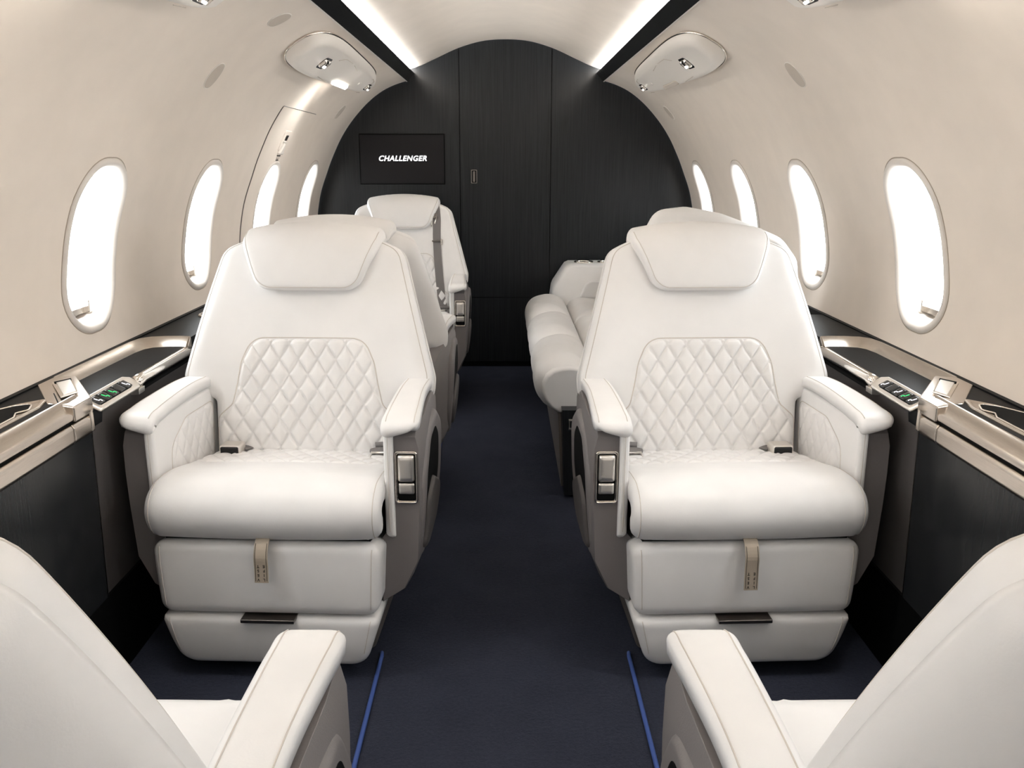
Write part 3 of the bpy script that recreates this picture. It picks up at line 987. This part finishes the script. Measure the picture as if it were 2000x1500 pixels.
def make_seat(tag_name):
    root = empty(tag_name)
    z2v = BACK.at_z
    # --- backrest
    half = [(.248, .380), (.252, .560), (.330, .572), (.334, .625), (.244, .944), (.19, .966)]
    pts = [(x, z2v(z)) for x, z in half] + [(-x, z2v(z)) for x, z in half[::-1]]
    rad = [.02, .012, .030, .06, .055, .05]
    ol = rpoly(pts, rad + rad[::-1], .008)
    def bmap(x, v, n):
        p = BACK.map(x, v, n)
        p[..., 1] -= .030 * (np.abs(p[..., 0]) / .33) ** 2.5
        return p
    crown = lambda x, v: .010 * (1 - (x / .34) ** 2)
    def nf(x, v, d):
        return (.030 + crown(x, v)) * edge(d, .040)
    br = add('backrest', *fix(pillow(ol, (0, z2v(.72)), bmap, nf, lambda x, v, d: .020 + 0 * d)), 'leather', root)
    # rear shell
    half2 = [(.246, .36), (.254, .556), (.334, .568), (.338, .625), (.248, .946), (.19, .970)]
    pts2 = [(x, z2v(z)) for x, z in half2] + [(-x, z2v(z)) for x, z in half2[::-1]]
    ol2 = rpoly(pts2, rad + rad[::-1], .010)
    add('back_shell', *fix(pillow(ol2, (0, z2v(.72)), bmap, lambda x, v, d: -.012 + 0 * d, lambda x, v, d: .018 + .080 * edge(d, .13))), 'leather', root)
    # seam round the rear edge
    inn = rpoly([(x * .955, v) for x, v in [(p[0], p[1]) for p in pts]], rad + rad[::-1], .010)
    inn[:, 1] = z2v(.70) + (inn[:, 1] - z2v(.70)) * .965
    top = inn[inn[:, 1] > z2v(.60)]
    k = np.argmax(np.hypot(*(top - np.roll(top, 1, 0)).T))
    top = np.roll(top, -k, 0)
    d, _ = poly_dist(top, ol)
    add('stitching', *tube(bmap(top[:, 0], top[:, 1], nf(top[:, 0], top[:, 1], d) + .0003), .0011), 'thread', br)
    # quilted centre of the backrest
    qh = [(.243, .400), (.243, .512), (.200, .548), (.188, .60), (.178, .655), (.150, .716)]
    qp = [(x, z2v(z)) for x, z in qh] + [(-x, z2v(z)) for x, z in qh[::-1]]
    qr = [.012, .03, .03, .06, .08, .055]
    qo = rpoly(qp, qr + qr[::-1], .006)
    def qbase(x, v):
        d, _ = poly_dist(np.c_[x, v], ol)
        return nf(x, v, d)
    add('quilted_panel', *quilt(qo, bmap, qbase, .0032, .0500, .0775, .0068, 0, .02), 'quilt', root)
    d, _ = poly_dist(qo, ol)
    add('quilt_seam', *tube(bmap(qo[:, 0], qo[:, 1], nf(qo[:, 0], qo[:, 1], d) - .0002), .0016, True), 'thread', root)
    # --- headrest
    hh = [(.134, .006), (.186, .150), (.190, .200), (.176, HEAD.L - .004)]
    ho = rpoly([(x, v) for x, v in hh] + [(-x, v) for x, v in hh[::-1]], [.050, .03, .03, .03] + [.03, .03, .03, .050], .007)
    def hmap(x, v, n):
        p = HEAD.map(x, v, n)
        w = (np.abs(p[..., 0]) / .19) ** 2
        p[..., 2] -= .022 * w * sstep(v / .18)
        p[..., 1] += .010 * w
        return p
    hn = lambda x, v, d: .022 * edge(d, .016)
    hd = add('headrest', *fix(pillow(ho, (0, HEAD.L * .5), hmap, hn, lambda x, v, d: .034 * edge(d, .02))), 'leather', root)
    hs = ho * np.array([.945, 1])
    hs[:, 1] = .010 + (hs[:, 1] - .010) * .97 + .008
    hs = hs[hs[:, 1] < .19]
    k = np.argmax(np.hypot(*(hs - np.roll(hs, 1, 0)).T))
    hs = np.roll(hs, -k, 0)
    d, _ = poly_dist(hs, ho)
    add('stitching', *tube(hmap(hs[:, 0], hs[:, 1], hn(hs[:, 0], hs[:, 1], d) + .0003), .0010), 'thread', hd)
    # --- cushion
    co = rpoly([(-.266, .006), (.266, .006), (.262, CUSH.L - .02), (-.262, CUSH.L - .02)], .03, .008)
    cn = lambda x, v, d: -.012 + .026 * edge(d, .040) + .004 * (1 - (x / .26) ** 2)
    cu = add('seat_cushion', *fix(pillow(co, (0, CUSH.L * .5), CUSH.map, cn, lambda x, v, d: .045 * edge(d, .03) + .02)), 'leather', root)
    for s in (-1, 1):
        vs = np.linspace(.02, .30, 40)
        q = np.c_[np.full(40, s * .250), vs]
        d, _ = poly_dist(q, co)
        add('stitching', *tube(CUSH.map(q[:, 0], q[:, 1], cn(q[:, 0], q[:, 1], d) + .0003), .0010), 'thread', cu)
    v0, v1 = CUSH.at_y(.215) if False else None, None
    yv = np.interp(.205, CUSH.p[60:, 0], CUSH.v[60:])
    qo = rpoly([(-.236, yv), (.236, yv), (.236, CUSH.L - .03), (-.236, CUSH.L - .03)], .02, .008)
    def cbase(x, v):
        d, _ = poly_dist(np.c_[x, v], co)
        return cn(x, v, d)
    add('quilted_cushion_top', *quilt(qo, CUSH.map, cbase, .0036, .0500, .0775, .0052, 0, .02), 'quilt', root)
    # --- leg rest, two padded boxes
    face = Spine([(.016, .030), (.004, .08), (.000, .16), (-.002, .25), (.002, .33), (.01, .37)])
    zv = face.at_z
    def pad(name, pts, rad, r, T, depth):
        o = rpoly([(x, zv(z)) for x, z in pts], rad, .008)
        nn = lambda x, v, d: T * edge(d, r) - T
        ob = add(name, *fix(pillow(o, o.mean(0), face.map, nn, lambda x, v, d: depth + 0 * d)), 'leather', root)
        return ob, o, nn
    ub, uo, un = pad('upper_leg_rest', [(-.252, .168), (.252, .168), (.262, .350), (-.262, .350)], [.03, .03, .03, .03], .028, .022, .16)
    lb, lo_, ln = pad('lower_leg_rest', [(-.216, .032), (.216, .032), (.256, .164), (-.256, .164)], [.05, .05, .012, .012], .022, .016, .16)
    for s in (-1, 1):
        for ob, o, nn, z0, z1, x0, x1 in ((ub, uo, un, .19, .335, .236, .242), (lb, lo_, ln, .075, .158, .215, .233)):
            zz = np.linspace(z0, z1, 24)
            q = np.c_[s * np.linspace(x0, x1, 24), zv(zz)]
            d, _ = poly_dist(q, o)
            add('stitching', *tube(face.map(q[:, 0], q[:, 1], nn(q[:, 0], q[:, 1], d) + .0003), .0009), 'thread', ob)
    abox('leg_rest_handle', (-.062, .062, -.016, .03, .158, .167), 'gun', root, bevel=.002)
    abox('shade_filler', (-.235, .235, .03, .42, .10, .40), 'void', root, bevel=0)  # black filler box under the cushion, standing in for shade
    # --- life vest strap
    sb = .250 if MIRROR else .268
    st = Spine([(-.030, sb), (-.027, .30), (-.026, .33), (-.014, .352), (.012, .366), (.04, .370)], 60)
    sv = np.linspace(0, st.L, 24)
    secs = [np.concatenate([st.map(np.array([-.0155, .0155]), np.full(2, a), np.full(2, .0012)), st.map(np.array([.0155, -.0155]), np.full(2, a), np.full(2, -.0012))]) for a in sv]
    sp = add('pull_strap', *fix(strip_loft(secs)), 'strap', root, smooth=False, label='tan leather pull strap with stitched edge')
    for s in (-1, 1):
        vv = np.linspace(.004, st.L * .62, 20)
        for a, b in zip(vv[::2], vv[1::2]):
            pass
        dd = st.map(np.full(20, s * .0125), vv, np.full(20, .0013))
        add('stitching', *tube(dd, .0006, n=5), 'ink', sp)
    # letters stamped upside down in two columns
    for col, word in ((-.0065, 'VEST'), (.0065, 'LIFE')):
        for i, ch in enumerate(word):
            p = st.map(np.array([col]), np.array([.007 + i * .0105]), np.array([.0014]))[0]
            text('stamped_letter', ch, .0095, 'ink', sp, tuple(p.tolist()), (math.pi / 2, math.pi, 0), bold=.0002, extr=.0002)
    # --- armrests
    for s, aisle in ((1, True), (-1, False)):
        def amap(x, v, n):
            p = ARM.map(x, v, n)
            # pad swells outwards at the front
            w = sstep((p[..., 1] - .05) / .30)
            p[..., 0] = p[..., 0] - .014 * w * sstep((p[..., 0] - .30) / .05)
            p[..., 0] *= s
            return p
        ao = rpoly([(.258, .004), (.345, .030), (.342, ARM.L - .002), (.258, ARM.L - .002)], [.014, .035, .012, .012], .006)
        an = lambda x, v, d: .012 * edge(d, .016)
        ap = add('arm_pad', *fix(pillow(ao, ao.mean(0), amap, an, lambda x, v, d: .014 + 0 * d)), 'leather', root)
        for q in (.270, .334):
            vv = np.linspace(.04, ARM.L - .03, 50)
            pp = np.c_[np.full(50, q), vv]
            d, _ = poly_dist(pp, ao)
            add('stitching', *tube(amap(pp[:, 0], pp[:, 1], an(pp[:, 0], pp[:, 1], d) + .0002), .0009), 'thread', ap)
        # inner leather panel
        io = rpoly([(.072, .340), (.085, .330), (.40, .340), (.47, .38), (.47, .600), (.12, .604), (.074, .590)], [.006, .006, .02, .02, .02, .02, .015], .008)
        ipl = side_plane(s * .277, -s)
        add('arm_inner_panel', *fix(pillow(io, io.mean(0), ipl, lambda x, v, d: .015 * edge(d, .010), lambda x, v, d: .005 * edge(d, .004) + .002)), 'leather', root)
        sy = np.c_[np.full(30, .0715), np.linspace(.35, .580, 30)]
        add('stitching', *tube(np.c_[np.full(30, s * .273), sy], .0008), 'thread', ap)
        qo = rpoly([(.150, .38), (.42, .38), (.44, .56), (.26, .565), (.165, .52)], [.01, .01, .02, .06, .05], .006)
        add('quilted_arm_panel', *quilt(qo, ipl, lambda x, v: .0145 + 0 * x, .004, .0500, .0775, .0050, .1, .05, .003), 'quilt', root)
        add('quilt_seam', *tube(ipl(qo[:, 0], qo[:, 1], .0150), .0012, True), 'thread', root)
        # grey outer shell lofted along the side
        secs = []
        for y, zt, zb, k in ((.088, .574, .165, 1), (.100, .586, .160, 1), (.20, .598, .150, 1.02), (.36, .598, .160, 1.0), (.50, .590, .185, .97), (.62, .560, .23, .92), (.68, .50, .30, .88)):
            pr_ = [(.281, zt), (.334 * k, zt), (.341 * k, zt - .03), (.342 * k, zt - .10), (.340 * k, .40), (.333 * k, max(.27, zb + .05)), (.300 * k, zb + .035), (.248, zb), (.248, zb + .16), (.281, zb + .20)]
            secs.append([(s * x, y, z) for x, z in pr_])
        add('arm_shell', *fix(strip_loft(secs)), 'grey', root, bevel=.008, seg=3)
        # arch shaped pad and pocket on the outer side
        op = side_plane(s * .338, s)
        def lean(f):
            def g(y, z, n):
                p = f(y, z, n)
                p[..., 0] -= s * .020 * ((.56 - p[..., 2]) / .3) ** 2
                return p
            return g
        op = lean(op)
        if aisle:
            arch = rpoly([(.115, .30), (.115, .46), (.19, .560), (.34, .575), (.44, .52), (.47, .34), (.38, .24), (.18, .23)], [.05, .08, .07, .07, .08, .1, .08, .08], .012)
            add('side_arch', *fix(pillow(arch, arch.mean(0), op, lambda x, v, d: .016 * edge(d, .016), lambda x, v, d: .01 + 0 * d)), 'grey', root)
            slot = rpoly([(.150, .30), (.155, .46), (.21, .535), (.30, .54), (.36, .50), (.38, .40), (.31, .30)], [.02, .05, .05, .05, .05, .05, .05], .010)
            add('pocket_opening', *fix(pillow(slot, slot.mean(0), op, lambda x, v, d: .0165 + 0 * d, lambda x, v, d: .002 + 0 * d)), 'void', root)
            flap = rpoly([(.145, .275), (.16, .40), (.24, .43), (.40, .36), (.36, .27), (.22, .255)], [.02, .04, .04, .05, .05, .05], .010)
            add('pocket_flap', *fix(pillow(flap, flap.mean(0), op, lambda x, v, d: .016 + .010 * edge(d, .01), lambda x, v, d: .002 + 0 * d)), 'ledgegrey', root)
        if aisle:
            fpl = lambda x, z, n: np.stack(np.broadcast_arrays(s * np.asarray(x, float), .088 - np.asarray(n, float), np.asarray(z, float)), -1)
            def fp(name, x0, x1, z0, z1, rad, T, r, mat, parent=root):
                o = rpoly([(x0, z0), (x1, z0), (x1, z1), (x0, z1)], rad, .003)
                return add(name, *fix(pillow(o, o.mean(0), fpl, lambda x, v, d: T * edge(d, r), lambda x, v, d: .002 + 0 * d, np.array([1, .97, .93, .85, .6, .3]))), mat, parent)
            lt = fp('recline_latch', .2880, .3360, .418, .540, .006, .003, .002, 'chrome')
            fp('latch_recess', .2905, .3335, .421, .537, .005, .0036, .001, 'void', lt)
            fp('latch_lever', .2925, .3315, .469, .534, .005, .012, .005, 'satin', lt)
            fp('latch_plate', .2930, .3310, .438, .466, .003, .007, .004, 'satin', lt)
            o = rpoly([(.2880, .418), (.3360, .418), (.3360, .540), (.2880, .540)], .006, .003)
            add('latch_frame', *tube(fpl(o[:, 0], o[:, 1], .004), .0024, True, 8), 'chrome', lt)
    # --- pedestal
    secs = []
    for z, hx, y0, y1 in ((0, .215, .14, .56), (.03, .218, .125, .58), (.16, .248, .085, .66), (.24, .252, .070, .68)):
        secs.append([(-hx, y0, z), (hx, y0, z), (hx, y1, z), (-hx, y1, z)])
    add('pedestal', *fix(strip_loft(secs)), 'pedestal', root, bevel=.02, seg=3)
    # --- lap belt: buckle on the window side, tongue on the aisle side
    def cpt(x, y, up=0.0):
        v = np.interp(y, CUSH.p[60:, 0], CUSH.v[60:])
        d, _ = poly_dist(np.array([[x, v]]), co)
        return CUSH.map(np.array([x]), np.array([v]), cn(np.array([x]), np.array([v]), d) + up)[0]
    b0 = cpt(-.190, .36, .012)
    bx = lambda c, hx, hy, hz: (c[0] - hx, c[0] + hx, c[1] - hy, c[1] + hy, c[2] - hz, c[2] + hz)
    bk = abox('belt_buckle', bx(b0, .028, .024, .014), 'satin', root, bevel=.006, seg=3)
    abox('buckle_button', bx(b0 + np.array([0, -.020, .001]), .0235, .008, .0105), 'black', bk, bevel=.004, seg=3)
    w = np.array([b0 + np.array([.024, .012, -.004]), b0 + np.array([.040, .05, -.008]), b0 + np.array([.046, .10, -.02])])
    add('belt_webbing', *tube(w, .012, n=10, flat=.25), 'belt', root)
    t0 = cpt(.205, .36, .010)
    w = np.array([t0 + np.array([.048, .030, .010]), t0 + np.array([.01, .022, .012]), t0 + np.array([-.02, .015, .012])])
    add('belt_webbing', *tube(w, .012, n=10, flat=.6), 'belt', root)
    th = np.linspace(0, 2 * math.pi, 28, endpoint=False)
    disc = [tuple(t0 + np.array([.030 * math.cos(a), -.012 + .020 * math.sin(a), 0])) for a in th]
    bt = add('belt_adjuster', *fix(prism(disc, (0, 0, .010))), 'belt', root, bevel=.003)
    ton = [t0 + np.array(p) for p in ((-.022, -.030, .006), (.016, -.030, .006), (.016, -.056, -.002), (-.022, -.056, -.002))]
    add('belt_tongue', *tube(np.array(ton), .0036, True, 6), 'satin', bt)
    return root, bmap, nf, ol

def copy_tree(o, parent=None):
    c = o.copy()
    COL.objects.link(c)
    c.parent = parent
    for ch in list(o.children):
        copy_tree(ch, c)
    return c

MIRROR = False
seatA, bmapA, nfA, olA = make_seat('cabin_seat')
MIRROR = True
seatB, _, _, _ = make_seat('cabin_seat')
MIRROR = False

R2 = math.radians(2.4)
GS = 'white leather cabin seats'
def place(o, x, y, rz, label):
    o.location = (x, y, 0)
    o.rotation_euler = (0, 0, rz)
    tag(o, label, 'seat', GS)
    return o

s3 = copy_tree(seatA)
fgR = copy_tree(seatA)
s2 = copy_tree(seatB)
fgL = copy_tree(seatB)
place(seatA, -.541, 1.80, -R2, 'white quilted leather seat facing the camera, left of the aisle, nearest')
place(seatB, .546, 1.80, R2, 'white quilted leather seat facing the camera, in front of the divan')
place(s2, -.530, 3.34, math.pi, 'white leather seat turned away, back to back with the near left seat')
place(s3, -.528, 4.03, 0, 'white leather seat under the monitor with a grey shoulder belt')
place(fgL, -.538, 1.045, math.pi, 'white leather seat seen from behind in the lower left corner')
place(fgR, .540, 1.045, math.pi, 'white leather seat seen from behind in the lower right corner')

# shoulder belt over the far seat
z2v = BACK.at_z
path = [(.160, .968, .012), (.166, .95, .012), (.172, .92, .012), (.176, .88, .010), (.176, .80, .012), (.182, .70, .014), (.190, .60, .012), (.200, .50, .010), (.215, .44, .012)]
P = np.array([bmapA(np.array([x]), np.array([z2v(z)]), np.array([.030 + n]))[0] for x, z, n in path])
sp_t = np.linspace(0, 1, 40)
PP = np.c_[[np.interp(sp_t, np.linspace(0, 1, len(P)), P[:, i]) for i in range(3)]].T
secs = [[(p[0] - .020, p[1] - .001, p[2]), (p[0] + .020, p[1] - .001, p[2]), (p[0] + .020, p[1] + .0016, p[2]), (p[0] - .020, p[1] + .0016, p[2])] for p in PP]
hb = add('shoulder_belt', *fix(strip_loft(secs)), 'belt', s3, smooth=False, label='grey shoulder belt webbing with silver clasp')
c = np.array(bmapA(np.array([.164]), np.array([z2v(.895)]), np.array([.048]))[0])
abox('belt_clasp', (c[0] - .020, c[0] + .014, c[1] - .006, c[1] + .004, c[2] - .012, c[2] + .012), 'gun', hb, bevel=.004)
add('clasp_loop', *tube(np.array([c + np.array(q) for q in ((-.018, -.006, -.010), (.012, -.006, -.006), (.002, -.008, -.036), (.002, -.008, -.062), (-.016, -.008, -.062), (-.014, -.008, -.036))]), .0035, True, 8), 'chrome', hb)
c = np.array(bmapA(np.array([.176]), np.array([z2v(.775)]), np.array([.046]))[0])
abox('belt_slider', (c[0] - .023, c[0] + .023, c[1] - .004, c[1] + .003, c[2] - .004, c[2] + .004), 'gun', hb, bevel=.001)
abox('belt_stud', (c[0] + .020, c[0] + .030, c[1] - .006, c[1] + .004, c[2] - .020, c[2] + .010), 'chrome', hb, bevel=.002)

# ------------------------------------------------------------------ divan along the right wall
dv = empty('divan', (.55, 3.8, 0))
tag(dv, 'cream three cushion divan along the right wall behind the near seat', 'sofa')
DL = np.array(dv.location)
# profile across the seat: from the aisle side under the front roll to the back
DP = Spine([(.235, .300), (.175, .315), (.138, .360), (.130, .410), (.150, .452), (.205, .474), (.30, .466), (.42, .452), (.56, .440)], 120)
def dmap(y, v, n):
    p = DP.map(y, v, n)            # (y, x, z) order in the spine plane
    return np.stack([p[..., 1], p[..., 0], p[..., 2]], -1) - DL
vs_seam = np.interp(.335, DP.p[60:, 0], DP.v[60:])
edges_y = [3.02, 3.585, 4.15, 4.715]
for i in range(3):
    y0, y1 = edges_y[i] + .002, edges_y[i + 1] - .002
    for nm, v0, v1, dr in (('front_bolster', .004, vs_seam - .002, .12), ('seat_pad', vs_seam + .002, DP.L - .004, .09)):
        o = rpoly([(y0, v0), (y1, v0), (y1, v1), (y0, v1)], .02, .012)
        add(nm, *fix(pillow(o, o.mean(0), dmap, lambda x, v, d: -.052 + .078 * edge(d, dr), lambda x, v, d: .05 + 0 * d)), 'leather', dv)
core = DP.p[3:100:6]
ring = [(x + .002, 3.006, z - .004) for x, z in core] + [(.56, 3.006, .31), (.30, 3.006, .295)]
add('cushion_core', *fix(prism([(x - DL[0], y - DL[1], z) for x, y, z in ring], (0, .09, 0))), 'leather', dv, bevel=.012, seg=3)
# far arm with cup holders
arm = []
for y, k in ((4.72, 0), (4.735, 1), (4.85, 1), (4.98, 1), (5.0, 0)):
    e = .012 * (1 - k)
    ring = rpoly([(.232 + e, .30), (.262 + e, .52), (.340 + e, .640 - e), (.90, .640 - e), (.90, .30)], [.01, .05, .035, .01, .01], .005, 80)
    arm.append([(x - DL[0], y - DL[1], z) for x, z in ring])
add('end_arm', *fix(strip_loft(arm)), 'leather', dv)
o = rpoly([(.40, .46), (.90, .46), (.90, .560), (.44, .560)], [.01, .01, .01, .06], .01)
add('arm_inset', *fix(pillow(o, o.mean(0), lambda x, z, n: np.stack(np.broadcast_arrays(np.asarray(x, float) - DL[0], 4.722 - np.asarray(n, float) - DL[1], np.asarray(z, float)), -1), lambda x, v, d: .012 * edge(d, .012), lambda x, v, d: .002 + 0 * d)), 'leather', dv)
for cx in (.435, .565):
    th = np.linspace(0, 2 * math.pi, 32, endpoint=False)
    ring = np.array([(cx + .048 * math.cos(a) - DL[0], 4.86 + .048 * math.sin(a) - DL[1], .643) for a in th])
    cr = add('cup_ring', *tube(ring, .006, True, 8), 'chrome', dv)
    add('cup_well', *fix(prism([tuple(p * np.array([1, 1, 1])) for p in ring], (0, 0, -.004))), 'black', cr, smooth=False)
# back cushions on the wall side
for i in range(3):
    y0, y1 = edges_y[i] + .004, edges_y[i + 1] - .004
    bp = Spine([(.60, .44), (.66, .56), (.74, .72), (.82, .84)], 60)
    def bm(y, v, n):
        p = bp.map(y, v, n)
        return np.stack([p[..., 1], p[..., 0], p[..., 2]], -1) - DL
    o = rpoly([(y0, .004), (y1, .004), (y1, bp.L - .004), (y0, bp.L - .004)], .04, .014)
    add('back_cushion', *fix(pillow(o, o.mean(0), bm, lambda x, v, d: .05 * edge(d, .06), lambda x, v, d: .06 * edge(d, .03))), 'leather', dv)
# shouldered end backrest behind the near seat
prof = rpoly([(.425, .40), (.440, .90), (.500, 1.022), (.60, 1.034), (.72, 1.012), (.84, .968), (.93, .930), (.985, .86), (1.00, .76), (1.00, .40)], [.02, .06, .06, .08, .15, .2, .08, .06, .05, .02], .012)
epl = lambda x, z, n: np.stack(np.broadcast_arrays(np.asarray(x, float) - DL[0], 2.965 - np.asarray(n, float) - DL[1], np.asarray(z, float)), -1)
add('end_backrest', *fix(pillow(prof, (.70, .72), epl, lambda x, v, d: .060 * edge(d, .06), lambda x, v, d: .050 * edge(d, .05))), 'leather', dv)
# dark base, metal foot panel, belt hanging at the end
add('base', *fix(prism([(.212 - DL[0], 2.95 - DL[1], .012), (.90 - DL[0], 2.95 - DL[1], .012), (.90 - DL[0], 2.95 - DL[1], .33), (.200 - DL[0], 2.95 - DL[1], .33)], (0, 2.0, 0))), 'woodv', dv, smooth=False)
add('side_panel', *fix(prism([(.190 - DL[0], 3.02 - DL[1], .30), (.205 - DL[0], 3.02 - DL[1], .02), (.212 - DL[0], 3.02 - DL[1], .02), (.200 - DL[0], 3.02 - DL[1], .30)], (0, 1.9, 0))), 'pedestal', dv, smooth=False)
add('belt_loop', *tube(np.array([(x - DL[0], 2.93 - DL[1], z) for x, z in ((.225, .300), (.262, .300), (.262, .268), (.225, .268))]), .005, True, 8), 'satin', dv)
add('belt_webbing', *fix(prism([(.262 - DL[0], 2.925 - DL[1], .345), (.288 - DL[0], 2.925 - DL[1], .345), (.286 - DL[0], 2.925 - DL[1], .262), (.268 - DL[0], 2.925 - DL[1], .270)], (0, .004, 0))), 'strap', dv, smooth=False)
abox('belt_tongue', (.252 - DL[0], .276 - DL[0], 2.92 - DL[1], 2.926 - DL[1], .232, .262), 'satin', dv, bevel=.002)
